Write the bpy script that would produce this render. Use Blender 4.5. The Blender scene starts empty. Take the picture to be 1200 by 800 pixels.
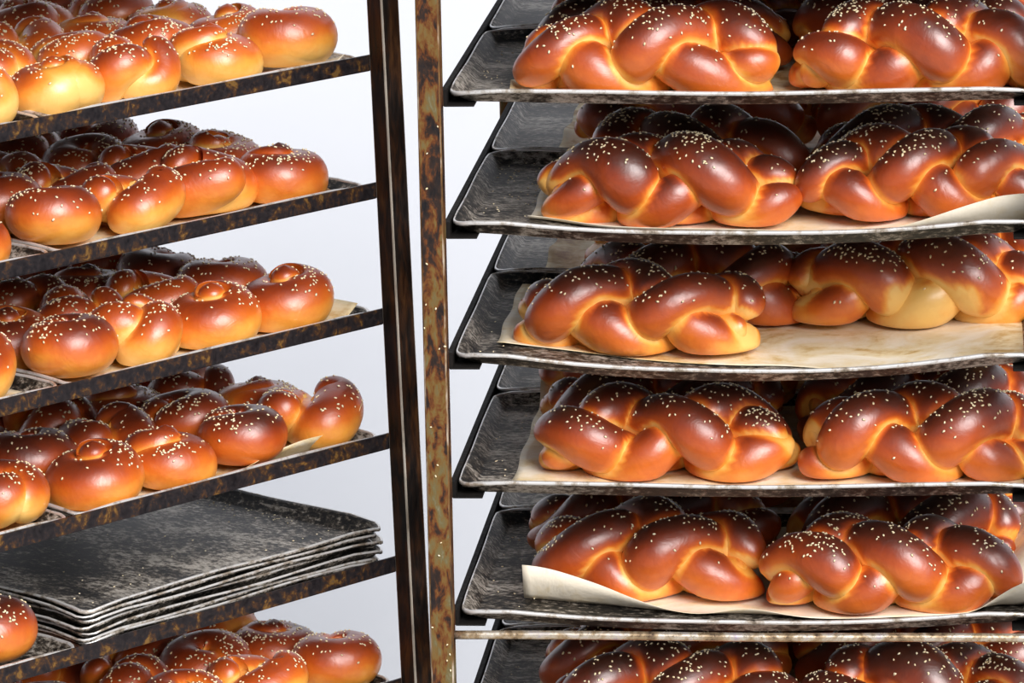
import bpy, math, random
import numpy as np
from mathutils import Matrix, Vector

sc = bpy.context.scene
col = sc.collection
PI = math.pi
rad = math.radians

# ---------------------------------------------------------------- camera, light, exposure
CAM_H = 2.55                       # camera height above the floor
F_PX, PITCH, ROLL = 5550.0, 0.2189, -0.0213
sc.view_settings.view_transform = 'Standard'
sc.view_settings.look = 'None'
sc.view_settings.gamma = 1.0
sc.view_settings.use_curve_mapping = False
sc.view_settings.exposure = 0.0

cam = bpy.data.cameras.new('camera')
cam.sensor_width = 36.0
cam.lens = 36.0 * F_PX / 1200.0
cam.clip_end = 100
camo = bpy.data.objects.new('camera', cam)
col.objects.link(camo)
_F = Vector((0, math.cos(PITCH), -math.sin(PITCH)))
_U = Vector((0, math.sin(PITCH), math.cos(PITCH)))
_R = Vector((1, 0, 0))
_c, _s = math.cos(ROLL), math.sin(ROLL)
_r2 = _R * _c + _U * _s
_u2 = _U * _c - _R * _s
cm = Matrix.Identity(4)
for i in range(3):
    cm[i][0] = _r2[i]; cm[i][1] = _u2[i]; cm[i][2] = -_F[i]
cm[2][3] = CAM_H
camo.matrix_world = cm
sc.camera = camo

SUN_AZ, SUN_EL, SUN_ANGLE, SUN_E = 28.0, 34.0, 38.0, 5.1   # azimuth to the right of the viewer, degrees
SKY_COL, SKY_E = (0.80, 0.87, 1.0), 0.28
world = bpy.data.worlds.new('daylight')
sc.world = world
world.use_nodes = True
wn = world.node_tree.nodes
wn['Background'].inputs[0].default_value = (*SKY_COL, 1)
wn['Background'].inputs[1].default_value = SKY_E
sun = bpy.data.lights.new('sun', 'SUN')
sun.energy = SUN_E
sun.angle = rad(SUN_ANGLE)
sun.color = (1.0, 0.965, 0.95)
suno = bpy.data.objects.new('sun', sun)
col.objects.link(suno)
_d = Vector((math.sin(rad(SUN_AZ)) * math.cos(rad(SUN_EL)), -math.cos(rad(SUN_AZ)) * math.cos(rad(SUN_EL)), math.sin(rad(SUN_EL))))
suno.rotation_euler = _d.to_track_quat('Z', 'Y').to_euler()
suno.location = (4, -4, 6)

# ---------------------------------------------------------------- helpers
def link_mesh(name, V, Fc, mat=None, parent=None, smooth=True, attrs=None):
    me = bpy.data.meshes.new(name)
    me.from_pydata([tuple(v) for v in V], [], [tuple(int(i) for i in f) for f in Fc])
    if smooth:
        me.polygons.foreach_set('use_smooth', [True] * len(me.polygons))
    if attrs:
        for k, a in attrs.items():
            at = me.attributes.new(k, 'FLOAT', 'POINT')
            at.data.foreach_set('value', np.asarray(a, dtype=np.float32))
    me.update()
    o = bpy.data.objects.new(name, me)
    if mat: me.materials.append(mat)
    col.objects.link(o)
    if parent: o.parent = parent
    return o

def empty(name, M):
    o = bpy.data.objects.new(name, None)
    o.empty_display_size = 0.05
    col.objects.link(o)
    o.matrix_world = M
    return o

def tag(o, label, cat, group=None, kind=None):
    o['label'] = label; o['category'] = cat
    if group: o['group'] = group
    if kind: o['kind'] = kind
    return o

def structure(o, label=None):
    o['kind'] = 'structure'
    if label: o['label'] = label
    return o

def box(lo, hi):
    x0, y0, z0 = lo; x1, y1, z1 = hi
    V = [(x0,y0,z0),(x1,y0,z0),(x1,y1,z0),(x0,y1,z0),(x0,y0,z1),(x1,y0,z1),(x1,y1,z1),(x0,y1,z1)]
    Fc = [(0,3,2,1),(4,5,6,7),(0,1,5,4),(1,2,6,5),(2,3,7,6),(3,0,4,7)]
    return V, Fc

def merge(parts):
    V, Fc = [], []
    for v, f in parts:
        n = len(V)
        V += [tuple(p) for p in v]
        Fc += [tuple(i + n for i in q) for q in f]
    return V, Fc

def bevel(o, w=0.0012, seg=2):
    m = o.modifiers.new('bevel', 'BEVEL'); m.width = w; m.segments = seg; m.limit_method = 'ANGLE'
    return o

def sm(a, b, x):
    t = np.clip((x - a) / (b - a), 0, 1)
    return t * t * (3 - 2 * t)

def frames(P):
    n = len(P)
    T = np.gradient(P, axis=0); T /= np.linalg.norm(T, axis=1)[:, None] + 1e-12
    N = np.zeros_like(P)
    a = np.array([0, 0, 1.0])
    if abs(T[0] @ a) > .9: a = np.array([0, 1.0, 0])
    v = a - T[0] * (a @ T[0]); N[0] = v / np.linalg.norm(v)
    for i in range(1, n):
        v = N[i-1] - T[i] * (N[i-1] @ T[i]); N[i] = v / np.linalg.norm(v)
    return T, N, np.cross(T, N)

def tube(P, r, m=16, closed=False):
    P = np.asarray(P, float); n = len(P)
    r = np.broadcast_to(np.asarray(r, float), (n,))
    if closed:
        Pe = np.vstack([P[-1:], P, P[:1]])
        T = Pe[2:] - Pe[:-2]; T /= np.linalg.norm(T, axis=1)[:, None]
        up = np.array([0, 0, 1.0]); N = up - T * (T @ up)[:, None]; N /= np.linalg.norm(N, axis=1)[:, None]
        Bn = np.cross(T, N)
    else:
        T, N, Bn = frames(P)
    a = np.arange(m) * 2 * PI / m
    V = P[:, None, :] + r[:, None, None] * (np.cos(a)[None, :, None] * N[:, None, :] + np.sin(a)[None, :, None] * Bn[:, None, :])
    V = V.reshape(-1, 3)
    Fc = []
    for i in range(n if closed else n - 1):
        i2 = (i + 1) % n
        for j in range(m):
            j2 = (j + 1) % m
            Fc.append((i*m+j, i*m+j2, i2*m+j2, i2*m+j))
    if not closed:
        Fc.append(tuple(range(m))[::-1]); Fc.append(tuple((n-1)*m + j for j in range(m)))
    return V, Fc

class VNoise:
    """smooth random field"""
    def __init__(s, seed, freq, k=10):
        g = np.random.default_rng(seed)
        s.K = g.normal(size=(k, 3)) * freq; s.p = g.uniform(0, 2*PI, k)
    def __call__(s, P):
        return np.sin(P @ s.K.T + s.p).mean(axis=1) * 1.6

# ---------------------------------------------------------------- materials
def new_mat(name):
    m = bpy.data.materials.new(name); m.use_nodes = True
    nt = m.node_tree
    return m, nt, nt.nodes['Principled BSDF']

def node(nt, typ, **kw):
    n = nt.nodes.new(typ)
    for k, v in kw.items(): setattr(n, k, v)
    return n

def ramp(nt, fac, stops, interp='LINEAR'):
    r = node(nt, 'ShaderNodeValToRGB'); r.color_ramp.interpolation = interp
    e = r.color_ramp.elements
    while len(e) < len(stops): e.new(0.5)
    for i, (p, c) in enumerate(stops):
        e[i].position = p; e[i].color = (*c, 1) if len(c) == 3 else c
    nt.links.new(fac, r.inputs[0])
    return r

def noise(nt, scale, detail=4, rough=.55, vec=None, dist=0):
    n = node(nt, 'ShaderNodeTexNoise')
    n.inputs['Scale'].default_value = scale; n.inputs['Detail'].default_value = detail
    n.inputs['Roughness'].default_value = rough; n.inputs['Distortion'].default_value = dist
    if vec is not None: nt.links.new(vec, n.inputs['Vector'])
    return n

def coords(nt, scale=(1, 1, 1), kind='Object', per_object=False):
    tc = node(nt, 'ShaderNodeTexCoord')
    mp = node(nt, 'ShaderNodeMapping'); mp.inputs['Scale'].default_value = scale
    nt.links.new(tc.outputs[kind], mp.inputs['Vector'])
    if per_object:
        oi = node(nt, 'ShaderNodeObjectInfo')
        mul = node(nt, 'ShaderNodeMath', operation='MULTIPLY'); mul.inputs[1].default_value = 37.0
        nt.links.new(oi.outputs['Random'], mul.inputs[0])
        nt.links.new(mul.outputs[0], mp.inputs['Location'])
    return mp.outputs[0]

def mix(nt, fac, a, b, typ='MIX'):
    m = node(nt, 'ShaderNodeMix', data_type='RGBA', blend_type=typ)
    if isinstance(fac, (int, float)): m.inputs[0].default_value = fac
    else: nt.links.new(fac, m.inputs[0])
    for i, v in ((6, a), (7, b)):
        if isinstance(v, tuple): m.inputs[i].default_value = (*v, 1)
        else: nt.links.new(v, m.inputs[i])
    return m.outputs[2]

def math_n(nt, op, a, b):
    m = node(nt, 'ShaderNodeMath', operation=op)
    for i, v in ((0, a), (1, b)):
        if isinstance(v, (int, float)): m.inputs[i].default_value = v
        else: nt.links.new(v, m.inputs[i])
    return m.outputs[0]

def bump(nt, bs, height, strength, dist):
    b = node(nt, 'ShaderNodeBump'); b.inputs['Strength'].default_value = strength; b.inputs['Distance'].default_value = dist
    nt.links.new(height, b.inputs['Height']); nt.links.new(b.outputs[0], bs.inputs['Normal'])

def mat_crust():
    m, nt, bs = new_mat('egg_glazed_crust')
    at = node(nt, 'ShaderNodeAttribute'); at.attribute_name = 'bake'
    oi = node(nt, 'ShaderNodeObjectInfo')
    sep = node(nt, 'ShaderNodeSeparateColor'); nt.links.new(oi.outputs['Color'], sep.inputs[0])
    v = coords(nt, per_object=True)
    n1 = noise(nt, 18, 4, .55, v)
    n2 = noise(nt, 70, 5, .6, v)
    bias = math_n(nt, 'SUBTRACT', sep.outputs[0], 0.5)
    b = math_n(nt, 'ADD', at.outputs['Fac'], bias)
    d1 = math_n(nt, 'MULTIPLY', math_n(nt, 'SUBTRACT', n1.outputs[0], .5), .30)
    d2 = math_n(nt, 'MULTIPLY', math_n(nt, 'SUBTRACT', n2.outputs[0], .5), .14)
    b = math_n(nt, 'ADD', math_n(nt, 'ADD', b, d1), d2)
    r = ramp(nt, b, [(0.0, (.92, .55, .15)), (0.15, (.87, .36, .05)), (0.32, (.68, .155, .014)), (0.50, (.46, .072, .007)), (0.68, (.25, .033, .005)), (0.85, (.095, .015, .005)), (1.0, (.035, .009, .004))])
    nt.links.new(r.outputs[0], bs.inputs['Base Color'])
    rr = ramp(nt, n2.outputs[0], [(.3, (.33,)*3), (.75, (.48,)*3)])
    nt.links.new(rr.outputs[0], bs.inputs['Roughness'])
    bs.inputs['Specular IOR Level'].default_value = .8
    bs.inputs['Coat Weight'].default_value = .30
    bs.inputs['Coat Roughness'].default_value = .30
    n3 = noise(nt, 34, 3, .5, v, 1.5)
    bump(nt, bs, math_n(nt, 'ADD', math_n(nt, 'MULTIPLY', n2.outputs[0], .5), n3.outputs[0]), .16, .006)
    return m

def mat_seed():
    m, nt, bs = new_mat('sesame')
    n = noise(nt, 300, 2, .5, coords(nt))
    r = ramp(nt, n.outputs[0], [(.3, (.86, .66, .34)), (.6, (.97, .87, .62))])
    nt.links.new(r.outputs[0], bs.inputs['Base Color'])
    bs.inputs['Roughness'].default_value = .45
    return m

def mat_rust(name, stops, scale=(1, 1, .22), sc=60, spec=.4, metal=.3, rough=(.35, .75)):
    m, nt, bs = new_mat(name)
    v = coords(nt, scale)
    n1 = noise(nt, sc, 6, .62, v, .6)
    n2 = noise(nt, sc * 3.2, 4, .6, v)
    f = math_n(nt, 'ADD', math_n(nt, 'MULTIPLY', n1.outputs[0], .75), math_n(nt, 'MULTIPLY', n2.outputs[0], .25))
    r = ramp(nt, f, stops)
    nt.links.new(r.outputs[0], bs.inputs['Base Color'])
    rr = ramp(nt, n2.outputs[0], [(.3, (rough[0],)*3), (.7, (rough[1],)*3)])
    nt.links.new(rr.outputs[0], bs.inputs['Roughness'])
    bs.inputs['Metallic'].default_value = metal
    bs.inputs['Specular IOR Level'].default_value = spec
    bump(nt, bs, f, .35, .002)
    return m

def mat_tray():
    m, nt, bs = new_mat('baked_black_aluminium')
    v = coords(nt, (.55, 1, 1), per_object=True)
    n1 = noise(nt, 11, 8, .72, v, .6)
    n2 = noise(nt, 190, 4, .75, v)
    f = math_n(nt, 'ADD', math_n(nt, 'MULTIPLY', n1.outputs[0], 1.3), math_n(nt, 'MULTIPLY', n2.outputs[0], 1.15))
    f = math_n(nt, 'SUBTRACT', f, .725)
    r = ramp(nt, f, [(.30, (.003, .003, .003)), (.42, (.018, .015, .012)), (.51, (.095, .078, .060)), (.62, (.36, .325, .275)), (.76, (.62, .58, .52)), (.88, (.22, .12, .05))])
    nt.links.new(r.outputs[0], bs.inputs['Base Color'])
    bs.inputs['Metallic'].default_value = .35
    bs.inputs['Roughness'].default_value = .5
    bump(nt, bs, n2.outputs[0], .2, .002)
    return m

def mat_rim():
    m, nt, bs = new_mat('worn_bright_rim')
    v = coords(nt, per_object=True)
    n1 = noise(nt, 40, 5, .65, v)
    r = ramp(nt, n1.outputs[0], [(.28, (.05, .035, .025)), (.38, (.45, .38, .30)), (.5, (.86, .85, .83))])
    nt.links.new(r.outputs[0], bs.inputs['Base Color'])
    bs.inputs['Metallic'].default_value = .6
    bs.inputs['Roughness'].default_value = .35
    return m

def mat_paper():
    m, nt, bs = new_mat('baking_parchment')
    v = coords(nt, per_object=True)
    n1 = noise(nt, 11, 5, .6, v, .8)
    n2 = noise(nt, 60, 4, .6, v)
    f = math_n(nt, 'ADD', math_n(nt, 'MULTIPLY', n1.outputs[0], .75), math_n(nt, 'MULTIPLY', n2.outputs[0], .25))
    oi = node(nt, 'ShaderNodeObjectInfo')
    sep = node(nt, 'ShaderNodeSeparateColor'); nt.links.new(oi.outputs['Color'], sep.inputs[0])
    f = math_n(nt, 'ADD', f, math_n(nt, 'SUBTRACT', sep.outputs[0], .5))
    r = ramp(nt, f, [(.40, (.90, .82, .66)), (.53, (.80, .66, .40)), (.60, (.62, .42, .17)), (.68, (.36, .17, .05)), (.8, (.16, .07, .025))])
    nt.links.new(r.outputs[0], bs.inputs['Base Color'])
    bs.inputs['Roughness'].default_value = .6
    bump(nt, bs, n1.outputs[0], .3, .01)
    return m

def mat_wall():
    m, nt, bs = new_mat('white_painted_wall')
    n1 = noise(nt, 1.2, 4, .5, coords(nt))
    r = ramp(nt, n1.outputs[0], [(.3, (.615, .65, .71)), (.7, (.66, .69, .74))])
    v2 = noise(nt, 5.5, 2, .4, coords(nt))
    sp = ramp(nt, v2.outputs[0], [(.16, (.55,)*3), (.24, (1,)*3)])
    nt.links.new(mix(nt, 1.0, r.outputs[0], sp.outputs[0], 'MULTIPLY'), bs.inputs['Base Color'])
    bs.inputs['Roughness'].default_value = .8
    return m

def mat_floor():
    m, nt, bs = new_mat('pale_concrete')
    n1 = noise(nt, 3, 6, .6, coords(nt))
    r = ramp(nt, n1.outputs[0], [(.3, (.42, .40, .37)), (.7, (.58, .56, .52))])
    nt.links.new(r.outputs[0], bs.inputs['Base Color'])
    bs.inputs['Roughness'].default_value = .75
    return m

CRUST, SEED, TRAY, RIM, PAPER = mat_crust(), mat_seed(), mat_tray(), mat_rim(), mat_paper()
POST_PALE = mat_rust('rusty_zinc_post', [(.38, (.010, .009, .011)), (.46, (.035, .018, .012)), (.505, (.15, .045, .010)), (.55, (.19, .105, .026)), (.61, (.16, .130, .055)), (.70, (.26, .235, .155))], scale=(1, 1, .42), sc=48)
POST_DARK = mat_rust('dark_rusty_post', [(.36, (.006, .005, .005)), (.48, (.018, .011, .008)), (.57, (.050, .019, .007)), (.68, (.11, .045, .012)), (.8, (.04, .025, .015))])
RAIL = mat_rust('scorched_rail', [(.32, (.008, .007, .009)), (.50, (.026, .021, .023)), (.57, (.075, .036, .018)), (.64, (.24, .125, .030)), (.72, (.10, .07, .05))], scale=(1, 1, 1), sc=55, metal=.4, rough=(.3, .6))
RAIL_BLACK = mat_rust('matt_black_rail', [(.3, (.004, .004, .004)), (.6, (.012, .010, .009)), (.75, (.05, .03, .018))], scale=(1, 1, 1), sc=50, metal=0, spec=.15, rough=(.6, .85))  # near-black, low-gloss rails of the right rack
EDGE_PALE = mat_rust('bare_worn_edge', [(.3, (.20, .15, .10)), (.5, (.55, .50, .42)), (.7, (.66, .62, .56))], metal=.5)
EDGE_RUST = mat_rust('rusty_edge', [(.35, (.03, .02, .015)), (.5, (.20, .10, .03)), (.65, (.55, .48, .38))], metal=.4)
ROD = mat_rust('heat_tinted_rod', [(.34, (.10, .06, .05)), (.46, (.55, .40, .24)), (.55, (.80, .72, .60)), (.68, (.50, .42, .55))], scale=(1, 1, 1), sc=35, metal=.8, rough=(.2, .45))
CASTER = mat_rust('black_rubber', [(.3, (.01, .01, .01)), (.7, (.03, .03, .03))], metal=0)

# ---------------------------------------------------------------- room
WALL_Y = 7.75
structure(link_mesh('floor', *box((-6, -3, -.1), (6, WALL_Y, 0)), mat_floor(), smooth=False))
structure(link_mesh('wall_back', *box((-6, WALL_Y, -.1), (6, WALL_Y + .15, 4.2)), mat_wall(), smooth=False))

# ---------------------------------------------------------------- rack frames (fitted positions)
def rot(yaw, tx, ty):
    return Matrix.Rotation(ty, 4, 'Y') @ Matrix.Rotation(tx, 4, 'X') @ Matrix.Rotation(yaw, 4, 'Z')

PITCH_Z = 0.1506                 # distance between shelves
MR = Matrix.Translation((-.0665, 5.2276, CAM_H - .8737)) @ rot(-.0942, .0002, .0012)
_B = rot(.7591, -.0002, -.0231)
# left rack: x runs in from the near side, y runs from the far post towards the viewer
ML = Matrix.Translation((-.1621, 5.4372, CAM_H - .8653)) @ _B @ Matrix.Rotation(-PI / 2, 4, 'Z') @ Matrix.Scale(1, 4)
ML = Matrix.Translation((-.1621, 5.4372, CAM_H - .8653)) @ _B @ Matrix(((0, -1, 0, 0), (1, 0, 0, 0), (0, 0, 1, 0), (0, 0, 0, 1)))
TW, TD, TH = .660, .460, .0165   # tray width, depth, height
DEPTH2 = .468                    # offset of the second tray
FLOOR_Z = -.0150                 # inside floor of a tray relative to the rail's top

def floor_z(M, x, y):
    """local z at which this corner's column meets the floor"""
    a = M @ Vector((x, y, 0)); b = M @ Vector((x, y, -1))
    return -a.z / (a.z - b.z)

def make_rack(name, M, label, post_mat, rail_mat, lw, edge_mat, levels, bars, top):
    root = empty(name, M @ Matrix.Translation((TW / 2, .465, floor_z(M, TW / 2, .465))))
    root_inv = root.matrix_world.inverted()
    def part(n, V, Fc, mat, bev=.0012):
        W = [(root_inv @ (M @ Vector(v))) for v in V]
        o = link_mesh(n, W, Fc, mat, root, smooth=False)
        if bev: bevel(o, bev)
        return o
    for x0, x1 in ((-.031, -.0045), (TW + .0045, TW + .031)):
        for y0, y1 in ((-.0275, 0), (.930, .9575)):
            zf = floor_z(M, (x0 + x1) / 2, (y0 + y1) / 2) + .105
            po = part('post', *box((x0, y0, zf), (x1, y1, top)), post_mat, .002)
            po.data.materials.append(edge_mat); po.modifiers['bevel'].material = 1
            # caster: fork and wheel
            xm, ym = (x0 + x1) / 2, (y0 + y1) / 2
            th = np.arange(20) * 2 * PI / 20
            V, Fc = [], []
            for dx, rr in ((-.011, .040), (-.013, .048), (.013, .048), (.011, .040)):
                V += [(xm + dx, ym + .02 + rr * math.cos(t), zf - .056 + rr * math.sin(t)) for t in th]
            for k in range(3):
                for j in range(20):
                    Fc.append((k*20+j, k*20+(j+1) % 20, (k+1)*20+(j+1) % 20, (k+1)*20+j))
            Fc.append(tuple(range(20))); Fc.append(tuple(range(60, 80))[::-1])
            V, Fc = merge([(V, Fc), box((xm - .02, ym + .005, zf - .06), (xm - .015, ym + .035, zf)), box((xm + .015, ym + .005, zf - .06), (xm + .02, ym + .035, zf)), box((xm - .02, ym - .012, zf - .006), (xm + .02, ym + .035, zf))])
            part('caster', V, Fc, CASTER, 0)
    for k in levels:
        z = -k * PITCH_Z
        for sgn in (0, 1):
            leg = box((-.0042 - lw, -.020 if not lw else .0005, z - .0185), (-.0008, .950 if not lw else .929, z)) if not sgn else box((TW + .0008, -.020, z - .0185), (TW + .0042, .950, z))
            led = box((-.0042, -.001, z - .0190), (.030, .938, z - .0168)) if not sgn else box((TW - .030, -.008, z - .0190), (TW + .0042, .938, z - .0168))
            part('rail', *merge([leg, led]), rail_mat, .0006)
    for y, z in bars:
        n = 40
        P = np.stack([np.linspace(-.006, TW + .006, n), np.full(n, y), z + .0006 * np.sin(np.linspace(0, 9, n))], 1)
        o = part('cross_bar', *tube(P, .0052, 12), ROD, 0)
        o.data.polygons.foreach_set('use_smooth', [True] * len(o.data.polygons))
    # end frames joining the posts at the top and near the floor
    zb = floor_z(M, 0, 0) + .14
    for z in (top - .027, zb):
        for y in (-.024, .934):
            part('frame_beam', *box((-.0045, y, z), (TW + .0045, y + .02, z + .025)), post_mat)
        for x in (-.028, TW + .0075):
            part('frame_beam', *box((x, 0, z), (x + .02, .930, z + .025)), post_mat)
    tag(root, label, 'rack', 'bakery racks')
    return root

make_rack('bakery_rack', MR, 'tall rusty bakery rack holding trays of braided loaves, on the right', POST_PALE, RAIL_BLACK, .0030, EDGE_RUST, range(-1, 9), [(-.012, -4 * PITCH_Z - .0265)], 2 * PITCH_Z - .06)
make_rack('bakery_rack', ML, 'dark angled bakery rack holding round rolls and empty trays, on the left', POST_DARK, RAIL, 0, EDGE_PALE, (-1.35, 0, 1, 2, 3, 4, 5, 6, 7, 8), [], 3 * PITCH_Z - .06)  # uppermost rails are out of view, added to carry the shading trays

# ---------------------------------------------------------------- trays
def tray_loop(w, d, r, n_c=5, n_x=16, n_y=12):
    pts = []
    cs = [(w/2 - r, d/2 - r, 0), (-w/2 + r, d/2 - r, 90), (-w/2 + r, -d/2 + r, 180), (w/2 - r, -d/2 + r, 270)]
    arcs = []
    for cx, cy, a0 in cs:
        arcs.append([(cx + r * math.cos(rad(a0 + 90 * i / (n_c - 1))), cy + r * math.sin(rad(a0 + 90 * i / (n_c - 1)))) for i in range(n_c)])
    for i in range(4):
        pts += arcs[i]
        a, b = arcs[i][-1], arcs[(i + 1) % 4][0]
        k = n_x if i in (0, 2) else n_y
        for j in range(1, k): pts.append((a[0] + (b[0] - a[0]) * j / k, a[1] + (b[1] - a[1]) * j / k))
    return np.array(pts)

def sag_fn(sag):
    """how far the tray floor hangs below the rails; x,y measured from the tray's centre"""
    def f(x, y):
        fx = 1 - np.clip(np.abs(x) / (TW / 2 - .045), 0, 1) ** 2
        fy = .35 + .65 * sm(.23, -.23, y)
        return -sag * fx * fy
    return f

def corner_dip(x, y, amt):
    cx = np.clip((np.abs(x) - (TW/2 - .03)) / .03, 0, 1); cy = np.clip((np.abs(y) - (TD/2 - .03)) / .03, 0, 1)
    return -amt * (cx * cy) ** .8

def make_tray(M, label, group, sag=.0, seed=0, dip=.006, wob=.0008, rim_r=.0025, side_r=.0025):
    """origin at the tray's centre on its underside"""
    g = np.random.default_rng(seed)
    ph = g.uniform(0, 6, 4)
    S = sag_fn(sag)
    t = .0011
    prof = [(.02, .5, t), (.3, .5, t), (.6, .5, t), (.85, .5, t), (1, .5, t)]
    loops = []
    w0, d0 = TW - .034, TD - .034
    for f in (.15, .5, .8):                                  # inner floor
        loops.append((w0 * f, d0 * f, .014 * f, t))
    loops += [(w0 - .006, d0 - .006, .014, t), (w0, d0, .016, t + .0012), (TW - .012, TD - .012, .018, TH - .0016), (TW - .0066, TD - .0066, .019, TH), (TW - .002, TD - .002, .020, TH - .0006), (TW - .002, TD - .002, .020, TH - .0035)]
    loops += [(TW - .009, TD - .009, .018, TH - .0035), (w0 + .0025, d0 + .0025, .016, t), (w0 - .004, d0 - .004, .014, 0)]
    for f in (.8, .5, .15): loops.append((w0 * f, d0 * f, .014 * f, 0))
    V, Fc = [], []
    n = None
    for w, d, r, z in loops:
        L = tray_loop(w, d, max(r, .002)); n = len(L)
        zz = np.full(n, z) + S(L[:, 0], L[:, 1])
        if z > .005:
            zz += corner_dip(L[:, 0], L[:, 1], dip)
            zz += wob * (np.sin(L[:, 0] * 19 + ph[0]) + np.sin(L[:, 1] * 23 + ph[1]))
        V += [(a, b, c) for (a, b), c in zip(L, zz)]
    K = len(loops)
    for k in range(K - 1):
        for j in range(n): Fc.append((k*n+j, k*n+(j+1) % n, (k+1)*n+(j+1) % n, (k+1)*n+j))
    Fc.append(tuple(range(n))[::-1]); Fc.append(tuple((K-1)*n + j for j in range(n)))
    Fc = [f[::-1] for f in Fc]
    o = link_mesh('baking_tray', V, Fc, TRAY)
    L = tray_loop(TW - .004, TD - .004, .020)
    zz = np.full(len(L), TH - .0008) + S(L[:, 0], L[:, 1]) + corner_dip(L[:, 0], L[:, 1], dip) + wob * (np.sin(L[:, 0] * 19 + ph[0]) + np.sin(L[:, 1] * 23 + ph[1]))
    rr = side_r + (rim_r - side_r) * sm(.205, .222, np.abs(L[:, 1]))
    rim = link_mesh('rim', *tube(np.column_stack([L, zz]), rr, 8, closed=True), RIM, o)
    rim['label'] = 'bright worn metal rim'
    o.matrix_world = M
    tag(o, label, 'tray', group)
    return o

ORD = ['top', 'second', 'third', 'fourth', 'fifth', 'sixth']

def tray_M(M, level, back):
    return M @ Matrix.Translation((TW / 2, .002 + TD / 2 + back * DEPTH2, -level * PITCH_Z - .0166))

SAG_R = {0: .0045, 1: .0140, 2: .0205, 3: .0050, 4: .0130, 5: .006, -1: .004}
for k in range(-1, 6):  # first level: unseen trays added to shade the top loaves
    for b in (0, 1):
        where = ('front' if not b else 'rear')
        lab = f'black baking tray, {where} one on the {ORD[k]} shelf of the right rack' if k >= 0 else f'{where} unseen tray added above the top loaves to shade them, right rack'
        make_tray(tray_M(MR, k, b), lab, 'trays in the right rack', SAG_R[k] if not b else .003, 10 * k + b + 50, rim_r=.0026, side_r=.0011)
for k in (-1.35, 0, 1, 2, 3, 5):  # first level: unseen trays, height chosen for the shade on the top rolls
    for b in (0, 1):
        where = ('far' if not b else 'near')
        lab = f'dark baking tray, {where} one under rolls on the {ORD[k]} shelf of the left rack' if k >= 0 else f'{where} unseen tray added above the top rolls to shade them, left rack'
        make_tray(tray_M(ML, k, b), lab, 'trays in the left rack', .002, int(10 * k) + b + 200)
make_tray(tray_M(ML, 4, 1), 'dark baking tray under the lone roll beside the stacked empty trays', 'trays in the left rack', .002, 331)
# stack of empty trays on the fifth shelf of the left rack
STK = [(0, .0), (.0062, .004), (.0120, -.003), (.0195, .006), (.0252, -.004), (.0335, .003), (.0395, -.002)]
for i, (dz, dx) in enumerate(STK):
    lab = ['undermost', 'second from bottom', 'third from bottom', 'middle', 'third from top', 'second from top', 'topmost'][i] + ' empty blackened tray in the stack of seven, left rack'
    make_tray(tray_M(ML, 4, 0) @ Matrix.Translation((.004 + dx * .6, dx, dz)) @ Matrix.Rotation(dx * .9, 4, 'Z'), lab, 'stack of empty trays', 0, 400 + i, dip=.009, wob=.0013, rim_r=.0015, side_r=.0015)

# ---------------------------------------------------------------- dough shapes
def seeds_mesh(name, P, N, parent, seed, size=.0043, sink=.1):
    """little pointed ellipsoids lying on the surface"""
    g = np.random.default_rng(seed)
    U = np.array([(1, 0, 0), (.35, .55, .0), (.35, -.55, 0), (-.6, .5, 0), (-.6, -.5, 0), (-1, 0, 0), (-.1, 0, .42), (-.1, 0, -.42)]) * .5
    base = [(0, 1, 6), (1, 3, 6), (3, 5, 6), (5, 4, 6), (4, 2, 6), (2, 0, 6), (1, 0, 7), (3, 1, 7), (5, 3, 7), (4, 5, 7), (2, 4, 7), (0, 2, 7)]
    V, Fc = [], []
    for p, n in zip(P, N):
        a = g.normal(size=3); a -= n * (a @ n); a /= np.linalg.norm(a) + 1e-9
        b = np.cross(n, a); s = size * g.uniform(.8, 1.15)
        til = g.normal() * .15
        n2 = n + a * til; n2 /= np.linalg.norm(n2)
        k = len(V)
        for u in U: V.append(p + n * s * (.2 - sink * .5) + s * (u[0] * a + u[1] * b + u[2] * n2))
        Fc += [tuple(i + k for i in f) for f in base]
    o = link_mesh(name, V, Fc, SEED, parent)
    o['kind'] = 'stuff'
    return o

def normals_of(V, Fc):
    V = np.asarray(V); N = np.zeros_like(V)
    q = np.array([f for f in Fc if len(f) == 4])
    n = np.cross(V[q[:, 2]] - V[q[:, 0]], V[q[:, 3]] - V[q[:, 1]])
    for j in range(4): np.add.at(N, q[:, j], n)
    return N / (np.linalg.norm(N, axis=1)[:, None] + 1e-12)

def dist_to(P, C, r):
    """smallest (distance to axis - radius) from points P to a swept strand"""
    out = np.full(len(P), 9.)
    for i in range(0, len(P), 2000):
        d = np.linalg.norm(P[i:i+2000, None, :] - C[None], axis=2) - r[None]
        out[i:i+2000] = d.min(axis=1)
    return out

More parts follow.
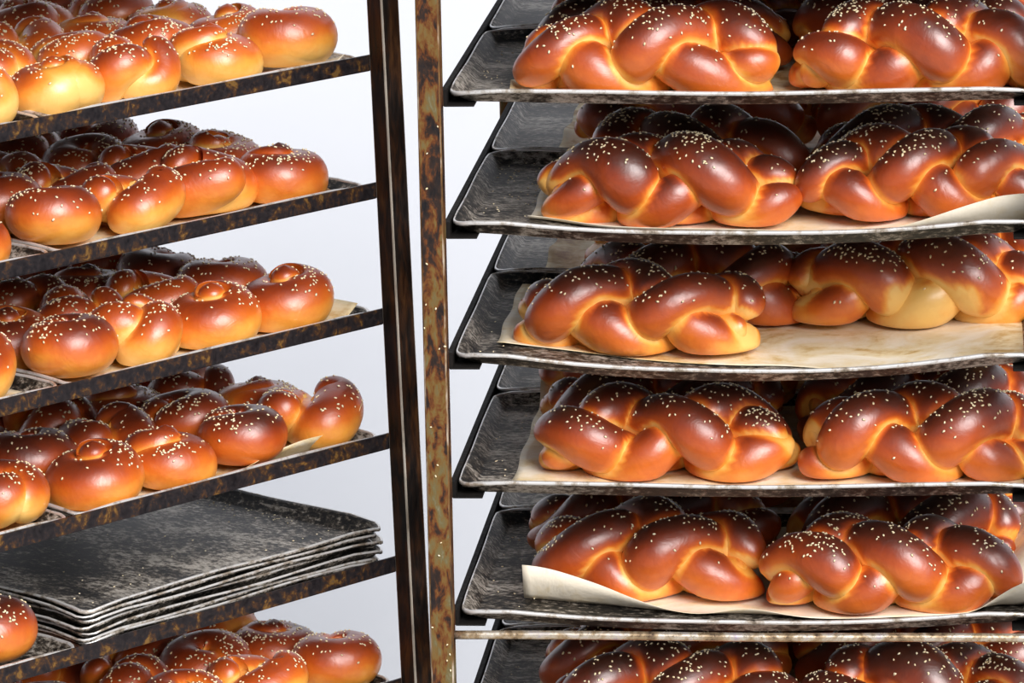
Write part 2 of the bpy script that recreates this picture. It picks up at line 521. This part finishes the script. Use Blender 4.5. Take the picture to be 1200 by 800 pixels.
def pick_seeds(V, N, d, Fc, count, seed, z_lo, H):
    g = np.random.default_rng(seed)
    patch = VNoise(seed + 3, 32.)(V)
    w = sm(.15, .75, N[:, 2]) * sm(z_lo, H * .8, V[:, 2]) * (d > .0008) * (.12 + np.clip(patch + .35, 0, 2) ** 2)
    w += .05 * (N[:, 2] > .0) * (d > .001) * sm(.02, .05, V[:, 2])
    q = np.array([f for f in Fc if len(f) == 4])
    Aq = np.linalg.norm(np.cross(V[q[:, 2]] - V[q[:, 0]], V[q[:, 3]] - V[q[:, 1]]), axis=1)
    wq = w[q].min(axis=1) * Aq; wq /= wq.sum()
    ids = g.choice(len(q), size=count, p=wq)
    u, v = g.uniform(size=(2, count, 1))
    A, B, C, D = (q[ids, j] for j in range(4))
    bl = lambda X: X[A] * (1-u) * (1-v) + X[B] * u * (1-v) + X[C] * u * v + X[D] * (1-u) * v
    P, NN = bl(V), bl(N)
    return P, NN / np.linalg.norm(NN, axis=1)[:, None]

def make_challah(M, label, group, seed, L=.30, n_per=1.55, phase=0., mirror=False, A=.035, Bz=.027, r0=.0298, zc=.0435, bias=.5, seeds=290, bend=0., res=92, m=30, pale=0., patch=None):
    root = empty('challah_loaf', M)
    tag(root, label, 'bread', group)
    g = np.random.default_rng(seed)
    n = res
    s = np.linspace(0, 1, n)
    s = .5 - .5 * np.cos(s * PI) * (.6 + .4 * np.abs(np.cos(s * PI)))        # closer rings at the tips
    e = 1 - np.abs(2 * s - 1) ** 3.2
    strands = []
    nz = [VNoise(seed * 7 + j, 3.) for j in range(6)]
    th0 = rad(45 if not mirror else 135) + g.uniform(-.2, .2)
    for k in range(4):
        sg = 1 if k < 2 else -1
        w = 2 * PI * n_per * s + phase + .22 * np.sin(s * 5 + g.uniform(0, 6))
        th = th0 + sg * w + PI * (k % 2)
        over = sg * np.cos(2 * w)                                            # outside at one crossing, inside at the next
        q = 1 + .30 * over
        env = .34 + .66 * e
        y = A * env * q * np.cos(th)
        z = (zc - .002) * (.66 + .34 * e) + Bz * env * q * np.sin(th)
        x = (s - .5) * (L - .030) + .008 * np.sin(w * 2 + k)
        thick = 1 + .10 * over + .06 * g.normal() + .07 * np.sin(s * 9 + g.uniform(0, 6))
        r = r0 * (.78 + .22 * e) * thick * np.clip(1 - np.abs(2 * s - 1) ** 13, 0, 1) ** .5
        r = np.maximum(r, .0006)
        strands.append((np.column_stack([x, y, z]), r))
    allV, allN, allD, allF, meta = [], [], [], [], []
    off = 0
    for k, (C, r) in enumerate(strands):
        V, Fc = tube(C, r, m)
        N = normals_of(V, Fc)
        if N[len(N)//2] @ (V[len(N)//2] - C[n//2]) < 0: Fc = [f[::-1] for f in Fc]; N = -N
        V = V + N * (.0022 * VNoise(seed + 31 * k, 38.)(V))[:, None]
        V[:, 2] = np.where(V[:, 2] < .010, .010 - .010 * (1 - np.exp(-np.clip(.010 - V[:, 2], 0, 1) / .010)), V[:, 2])
        V[:, 2] = np.maximum(V[:, 2] - .0018, 0)
        meta.append((V, Fc, N))
    H = max(V[:, 2].max() for V, _, _ in meta)
    for k, (V, Fc, N) in enumerate(meta):
        d = np.minimum.reduce([dist_to(V, *strands[j]) for j in range(4) if j != k])
        # squeeze dough where it is pressed against a neighbour
        V = V - N * (.0022 * np.exp(-np.clip(d, 0, 1) / .004))[:, None]
        V[:, 2] = np.maximum(V[:, 2], 0)
        hz = V[:, 2] / H
        top = sm(-.15, .95, N[:, 2]) * .36 + sm(.10, .95, hz) * .26
        low = VNoise(seed + 77 + k, 24.)(V)
        bake = .375 + top * .80 + .11 * low - .46 * np.exp(-np.clip(d - .0005, 0, 1) / .0027) - .10 * np.exp(-np.clip(d, 0, 1) / .009) - .10 * sm(.22, .02, hz)
        if pale: bake -= pale * sm(.55, .1, hz) * sm(-.1, .4, low)
        if patch is not None: bake -= .75 * sm(.062, .040, np.abs(V[:, 0] - patch)) * sm(.0, -.02, V[:, 1]) * sm(.60, .42, hz)
        so = link_mesh('braid_strand', V, Fc, CRUST, root, attrs={'bake': np.clip(bake, 0, 1)})
        so.color = (bias, 0, 0, 1)
        allV.append(V); allN.append(N); allD.append(d); allF += [tuple(i + off for i in f) for f in Fc]; off += len(V)
    V, N, d = np.vstack(allV), np.vstack(allN), np.concatenate(allD)
    P, NN = pick_seeds(V, N, d, allF, seeds, seed + 5, .040, H)
    seeds_mesh('sesame_seeds', P, NN, root, seed)
    return root

def copy_thing(o, M, label, bias=None):
    r = o.copy(); col.objects.link(r)
    r.matrix_world = M; r['label'] = label
    if bias is not None: r.color = (bias, 0, 0, 1)
    for ch in list(o.children):
        c = ch.copy(); col.objects.link(c); c.parent = r
        if bias is not None: c.color = (bias, 0, 0, 1)
    return r

# roll kinds: list of strand paths; each one continuous body
def roll_paths(kind, g):
    n = 110
    s = np.linspace(0, 1, n)
    cap = np.clip(1 - np.abs(2 * s - 1) ** 14, 0, 1) ** .5
    if kind in (0, 1, 2):
        # a rope coiled round with its end standing up as a nub in the middle
        turns = (1.25, 1.45, 1.15)[kind]
        th = 2 * PI * turns * np.clip(s / .82, 0, 1.25) + g.uniform(0, 6)
        rr = .0245 * (1 - .10 * s) * (1 - sm(.64, .87, s) * (1, .97, .90)[kind])
        z = .031 + .008 * np.sin(th * .5) + sm(.50, .90, s) * (.021, .018, .014)[kind] + np.clip((s - .87) / .13, 0, 1) * .011
        cap = cap * np.sqrt(1 - np.clip((s - .90) / .10, 0, 1) ** 2)
        P = np.column_stack([rr * np.cos(th) * 1.08, rr * np.sin(th), z])
        r = (.0325 - .0185 * sm(.55, 1, s) - .006 * sm(.25, 0, s)) * cap
    elif kind == 3:
        # overhand knot
        t = 2 * PI * (s * .93 + .02)
        P = .0115 * np.column_stack([np.sin(t) + 2 * np.sin(2 * t), np.cos(t) - 2 * np.cos(2 * t), -1.05 * np.sin(3 * t)])
        P[:, 2] += .031
        P[:, 2] += sm(.86, 1, s) * .012
        r = (.0255 + .003 * np.sin(t * 2)) * cap
    else:
        # two fat lobes crossed over each other
        t = 2 * PI * (s * .90 + .05)
        P = np.column_stack([.031 * np.sin(t), .024 * np.sin(2 * t), .036 + .014 * np.cos(t)])
        r = (.0305 - .007 * sm(.7, 1, s)) * cap
    return P, np.maximum(r, .0006)

def make_roll(kind, seed):
    g = np.random.default_rng(seed)
    C, r = roll_paths(kind, g)
    m = 30
    V, Fc = tube(C, r, m)
    n = len(C)
    N = normals_of(V, Fc)
    if N[len(N)//2] @ (V[len(N)//2] - C[n//2]) < 0: Fc = [f[::-1] for f in Fc]; N = -N
    V = V + N * (.0014 * VNoise(seed + 9, 45.)(V))[:, None]
    V[:, 2] = np.where(V[:, 2] < .010, .010 - .010 * (1 - np.exp(-np.clip(.010 - V[:, 2], 0, 1) / .010)), V[:, 2])
    V[:, 2] = np.maximum(V[:, 2] - .0005, 0)
    H = V[:, 2].max()
    # distance to other passes of the same rope
    ring = np.repeat(np.arange(n), m)
    arc = np.concatenate([[0], np.cumsum(np.linalg.norm(np.diff(C, axis=0), axis=1))])
    D = np.linalg.norm(V[:, None, :] - C[None], axis=2) - r[None]
    D[np.abs(arc[ring][:, None] - arc[None]) < .062] = 9
    d = D.min(axis=1)
    V = V - N * (.0016 * np.exp(-np.clip(d, 0, 1) / .004))[:, None]
    hz = V[:, 2] / H
    low = VNoise(seed + 21, 30.)(V)
    bake = .19 + sm(-.1, .95, N[:, 2]) * .30 + sm(.15, .95, hz) * .24 + .14 * low - .34 * np.exp(-np.clip(d - .0005, 0, 1) / .004) - .10 * sm(.3, .02, hz)
    V[:, :2] -= (V[:, :2].max(0) + V[:, :2].min(0)) / 2
    o = link_mesh('knotted_roll', V, Fc, CRUST, attrs={'bake': np.clip(bake, 0, 1)})
    P, NN = pick_seeds(V, N, d, Fc, 95, seed + 5, .030, H)
    seeds_mesh('sesame_seeds', P, NN, o, seed)
    return o

# ---------------------------------------------------------------- parchment
def make_paper(M, label, group, x0, x1, y0, y1, zfun, seed, S=lambda x, y: 0 * x, bias=.5, yfun=None, nx=70, ny=46):
    """sheet laid in a tray; coordinates from the tray's centre"""
    g = np.random.default_rng(seed)
    X, Y = np.meshgrid(np.linspace(0, 1, nx), np.linspace(0, 1, ny))
    U = X.copy(); Vv = Y.copy()
    X = x0 + (x1 - x0) * U; Y = y0 + (y1 - y0) * Vv
    if yfun is not None: Y = Y + yfun(X) * (1 - Vv) ** 2
    X = X + .0015 * np.sin(Y * 40 + seed) * (1 - U) 
    P3 = np.stack([X.ravel(), Y.ravel(), 0 * X.ravel()], 1)
    wr = .0006 * np.clip(VNoise(seed, 40.)(P3) + .6, 0, 2).reshape(X.shape)
    Z = .0018 + wr + zfun(X, Y, U, Vv) + S(X, Y)
    V = np.stack([X.ravel(), Y.ravel(), Z.ravel()], 1)
    Fc = [(j*nx+i, j*nx+i+1, (j+1)*nx+i+1, (j+1)*nx+i) for j in range(ny-1) for i in range(nx-1)]
    o = link_mesh('parchment_sheet', V, Fc, PAPER)
    so = o.modifiers.new('thickness', 'SOLIDIFY'); so.thickness = .0004; so.offset = 1
    o.matrix_world = M
    o.color = (bias, 0, 0, 1)
    tag(o, label, 'parchment', group)
    return o

def near(v, w): return np.clip(1 - v / w, 0, 1) ** 1.6

PAPER_R = {
    0: dict(x0=-.266, x1=.318, y0=-.212, y1=.215, bias=.53, z=lambda X, Y, U, V: .012 * near(U, .05) * near(np.abs(V - .15), .25) + .006 * near(1 - U, .25) * near(V, .1)),
    1: dict(x0=-.250, x1=.322, y0=-.165, y1=.215, bias=.44, z=lambda X, Y, U, V: .006 * near(V, .04) + .034 * sm(.66, 1., U) * near(V, .065), y=lambda X: .030 * sm(-.15, -.25, X) - .034 * sm(.0, .12, X)),
    2: dict(x0=-.292, x1=.320, y0=-.150, y1=.215, bias=.48, z=lambda X, Y, U, V: .001 * near(V, .05), y=lambda X: .034 * sm(0, -.28, X) - .050 * sm(.02, .16, X)),
    3: dict(x0=-.272, x1=.320, y0=-.213, y1=.218, bias=.49, z=lambda X, Y, U, V: .003 * near(V, .05) + .03 * near(1 - V, .08) * sm(.3, 0, U)),
    4: dict(x0=-.266, x1=.328, y0=-.168, y1=.215, bias=.40, z=lambda X, Y, U, V: near(V, .065) * (.046 * sm(.38, 0., U) + .012 * np.exp(-((U - .45) / .09) ** 2) + .036 * sm(.86, 1., U)) + .05 * near(1 - U, .10) * sm(.15, .4, V), y=lambda X: .022 * sm(-.02, -.26, X) - .006 * sm(-.05, .05, X)),
    5: dict(x0=-.262, x1=.320, y0=-.205, y1=.215, bias=.55, z=lambda X, Y, U, V: .002 * near(V, .05)),
}
for k, p in PAPER_R.items():
    make_paper(tray_M(MR, k, 0), f'cream baking paper under the front loaves on the {ORD[k]} tray, right rack', 'baking paper in the right rack', p['x0'], p['x1'], p['y0'], p['y1'], p['z'], 600 + k, sag_fn(SAG_R[k]), p['bias'], p.get('y'))
    make_paper(tray_M(MR, k, 1), f'yellowed baking paper in the rear tray of the {ORD[k]} shelf, right rack', 'baking paper in the right rack', -.262 + .012 * math.sin(k * 2.), .318, -.205, .215, lambda X, Y, U, V: .010 * near(U, .06) * near(np.abs(V - .3), .3), 640 + k, sag_fn(.003), .56)

for k in (0, 1, 2, 3, 5):
    zf = {0: lambda X, Y, U, V: .010 * near(U, .035) * (.5 + .5 * np.sin(Y * 30)) + .012 * near(V, .05) * near(U, .2),
          1: lambda X, Y, U, V: .024 * near(V, .06) * near(np.abs(U - .12), .08),
          2: lambda X, Y, U, V: .022 * near(V, .10) * sm(.35, .05, U),
          3: lambda X, Y, U, V: .026 * near(U, .06) * sm(.65, .2, V) + .030 * near(V, .06) * near(U, .15),
          5: lambda X, Y, U, V: .002 * near(U, .05)}[k]
    make_paper(tray_M(ML, k, 0), f'stained baking paper under the far rolls on the {ORD[k]} shelf, left rack', 'baking paper in the left rack', -.314, .31, -.214, .214, zf, 700 + k, sag_fn(.002), {0: .46, 1: .56, 2: .54, 3: .54, 5: .5}[k])
    make_paper(tray_M(ML, k, 1), f'stained baking paper under the near rolls on the {ORD[k]} shelf, left rack', 'baking paper in the left rack', -.310, .31, -.214, .214, lambda X, Y, U, V: 0 * X, 720 + k, sag_fn(.002), .55)

# ---------------------------------------------------------------- braided loaves
def loaf_M(k, x, y, deg=0.):
    """x from the left of the shelf, y from its front, metres"""
    b = 0 if y < .464 else 1
    yy = y - .002 - TD / 2 - b * DEPTH2
    s = float(sag_fn(SAG_R[k] if not b else .003)(np.array(x - TW / 2), np.array(yy)))
    return MR @ Matrix.Translation((x, y, -k * PITCH_Z - .0166 + .0036 + s)) @ Matrix.Rotation(rad(deg), 4, 'Z')

G = 'braided challah loaves'
# level, x, y, turn, length, periods, phase, mirror, bias, extra
FRONT = [
    (0, .223, .084, 0, .322, 1.25, 0.3, False, .50, {}),
    (0, .527, .086, 2, .306, 1.35, 2.2, True, .53, {}),
    (1, .240, .128, 0, .314, 1.25, 1.2, True, .55, {}),
    (1, .533, .140, 1, .310, 1.40, 4.0, False, .57, {}),
    (2, .198, .155, -3, .302, 1.15, 3.0, False, .52, dict(pale=.2)),
    (2, .526, .270, 2, .318, 1.35, .9, True, .50, dict(pale=.25, patch=.012)),
    (3, .234, .120, -1, .314, 1.25, 5.0, True, .54, {}),
    (3, .530, .112, 1, .304, 1.30, 2.6, False, .54, {}),
    (4, .206, .168, -5, .290, 1.15, .0, False, .52, {}),
    (4, .490, .116, 2, .310, 1.35, 1.7, True, .53, {}),
    (5, .246, .098, 0, .306, 1.3, 3.6, False, .60, {}),
    (5, .532, .098, 0, .306, 1.3, 5.5, True, .62, {}),
]
fl = []
for i, (k, x, y, deg, L, npn, ph, mi, bias, kw) in enumerate(FRONT):
    side = 'left' if x < .38 else 'right'
    lab = f'glossy seeded braided loaf, front {side} on the {ORD[k]} tray of the right rack'
    if k == 2 and side == 'right': lab = 'braided loaf with a pale yellow torn patch, set back on third tray, right rack'
    fl.append(make_challah(loaf_M(k, x, y, deg), lab, G, 100 + i, L, npn, ph, mi, bias=bias, **kw))
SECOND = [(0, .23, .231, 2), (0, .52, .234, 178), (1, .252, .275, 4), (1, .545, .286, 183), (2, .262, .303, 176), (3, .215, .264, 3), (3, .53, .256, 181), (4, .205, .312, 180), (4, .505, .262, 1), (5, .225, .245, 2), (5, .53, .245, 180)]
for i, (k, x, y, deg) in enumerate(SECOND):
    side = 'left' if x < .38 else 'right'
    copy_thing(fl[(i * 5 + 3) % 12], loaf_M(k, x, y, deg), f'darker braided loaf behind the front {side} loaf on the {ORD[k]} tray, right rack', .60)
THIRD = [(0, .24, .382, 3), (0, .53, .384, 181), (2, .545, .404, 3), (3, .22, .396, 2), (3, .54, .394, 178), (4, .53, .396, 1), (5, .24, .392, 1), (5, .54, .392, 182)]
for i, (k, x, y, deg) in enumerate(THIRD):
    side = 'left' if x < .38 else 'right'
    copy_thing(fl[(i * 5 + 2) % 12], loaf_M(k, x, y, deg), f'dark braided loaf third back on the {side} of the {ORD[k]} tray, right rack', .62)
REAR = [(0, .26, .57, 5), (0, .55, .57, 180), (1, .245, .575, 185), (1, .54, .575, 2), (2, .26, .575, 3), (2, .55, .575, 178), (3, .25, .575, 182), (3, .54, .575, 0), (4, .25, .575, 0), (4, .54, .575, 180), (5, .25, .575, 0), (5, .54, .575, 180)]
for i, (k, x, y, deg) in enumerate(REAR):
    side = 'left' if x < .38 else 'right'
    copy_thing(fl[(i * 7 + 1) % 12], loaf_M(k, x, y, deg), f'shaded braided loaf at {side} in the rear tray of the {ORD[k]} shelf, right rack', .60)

# ---------------------------------------------------------------- knotted rolls
protos = [make_roll(kd, 900 + i) for i, kd in enumerate((0, 1, 2, 3, 4, 0, 1, 4))]
used = set()
RADS = [max(math.hypot(v.co.x, v.co.y) for v in p.data.vertices) for p in protos]
def place_roll(pi, M, label, bias, group):
    p = protos[pi]
    if pi not in used:
        used.add(pi)
        p.matrix_world = M; p.color = (bias, 0, 0, 1)
        tag(p, label, 'bread roll', group)
        return p
    return copy_thing(p, M, label, bias)

ORDN = ['first', 'second', 'third', 'fourth', 'fifth', 'sixth', 'seventh', 'eighth']
def to_px(P):
    v = P - Vector((0, 0, CAM_H))
    a, b, f = v.dot(_r2), v.dot(_u2), v.dot(_F)
    return 600 + F_PX * a / f, 400 - F_PX * b / f

rng = random.Random(5)
BIAS_L = {0: .37, 1: .50, 2: .47, 3: .57, 4: .54, 5: .46}
ALONG = {0: (.064, .182, .300, .412), 1: (.088, .198, .305, .415), 2: (.094, .204, .312, .418), 3: (.052, .166, .282, .395), 5: (.050, .165, .282, .400)}
XIN = {0: .057, 1: .064, 2: .062, 3: .056, 4: .062, 5: .056}
for k in (0, 1, 2, 3, 4, 5):
    for row in range(6):
        for i in range(8):
            back, j = divmod(i, 4)
            if k == 4 and not back: continue
            y = ALONG.get(k, ALONG[1])[j] + back * DEPTH2 + rng.uniform(-.006, .006)
            x = XIN[k] + row * .113 + rng.uniform(-.005, .005)
            if x > .61: continue
            pi = rng.randrange(8); sc_ = rng.uniform(.96, 1.05)
            x = max(x, RADS[pi] * sc_ + .0035)
            M = ML @ Matrix.Translation((x, y, -k * PITCH_Z - .0166 + .0034))
            px, py = to_px(M.translation)
            if px < -75 or py > 960: continue
            t = rng.uniform(0, 360)
            bias = BIAS_L[k] + rng.uniform(-.09, .07) + .02 * row
            M = M @ Matrix.Rotation(rad(t), 4, 'Z') @ Matrix.Scale(sc_, 4)
            rowtxt = 'row along the rail' if row == 0 else f'{ORDN[row]} row in from the rail'
            if k == 4: rowtxt += ', beside trays'
            lab = f'seeded knotted roll, {ORDN[i]} from far post, {rowtxt}, {ORD[k]} left shelf'
            place_roll(pi, M, lab, bias, 'knotted rolls on the left rack')
for i, p in enumerate(protos):
    if i not in used:
        for ch in list(p.children): bpy.data.objects.remove(ch)
        bpy.data.objects.remove(p)

# ---------------------------------------------------------------- loose seeds on trays and paper
def scatter(M, label, pts, S, seed):
    g = np.random.default_rng(seed)
    P = np.array([(x, y, .0022 + float(S(np.array(x), np.array(y)))) for x, y in pts])
    o = seeds_mesh('loose_sesame_seeds', P, np.tile([0, 0, 1.], (len(P), 1)), None, seed, .0033)
    o.matrix_world = M
    tag(o, label, 'sesame seeds', 'spilled sesame seeds', 'stuff')

g0 = np.random.default_rng(77)
for k in range(6):
    n = (30, 110, 14, 14, 26, 24)[k]
    pts = []
    for _ in range(n):
        if k == 1 and g0.random() < .8: pts.append((-.255 + g0.normal() * .022, .10 + g0.normal() * .07))
        else: pts.append((g0.uniform(-.31, -.25), g0.uniform(-.21, .20)))
    pts = [(max(x, -.309), min(max(y, -.209), .209)) for x, y in pts]
    scatter(tray_M(MR, k, 0), f'sesame seeds spilled at left of the {ORD[k]} front tray, right rack', pts, sag_fn(SAG_R[k]), 800 + k)
pts = [(g0.uniform(-.27, .3), -.212 + abs(g0.normal()) * .018) for _ in range(60)] + [(g0.uniform(-.3, .2), g0.uniform(-.2, .2)) for _ in range(35)] + [(-.30 + abs(g0.normal()) * .03, g0.uniform(-.2, .2)) for _ in range(14)]
scatter(tray_M(ML, 4, 0) @ Matrix.Translation((.003, 0, STK[-1][0])), 'sesame seeds spilled over the topmost empty tray of the stack', pts, sag_fn(0), 830)

# a few seeds stuck to the front of the right rack's near post
pp = np.array([(g0.uniform(-.030, -.006), -.0278, -g0.uniform(.02, .9)) for _ in range(26)])
o = seeds_mesh('stray_sesame_seeds', pp, np.tile([0, -1., 0], (len(pp), 1)), None, 840, .0036)
o.matrix_world = MR
tag(o, 'stray sesame seeds stuck on the rusty front post of the right rack', 'sesame seeds', 'spilled sesame seeds', 'stuff')
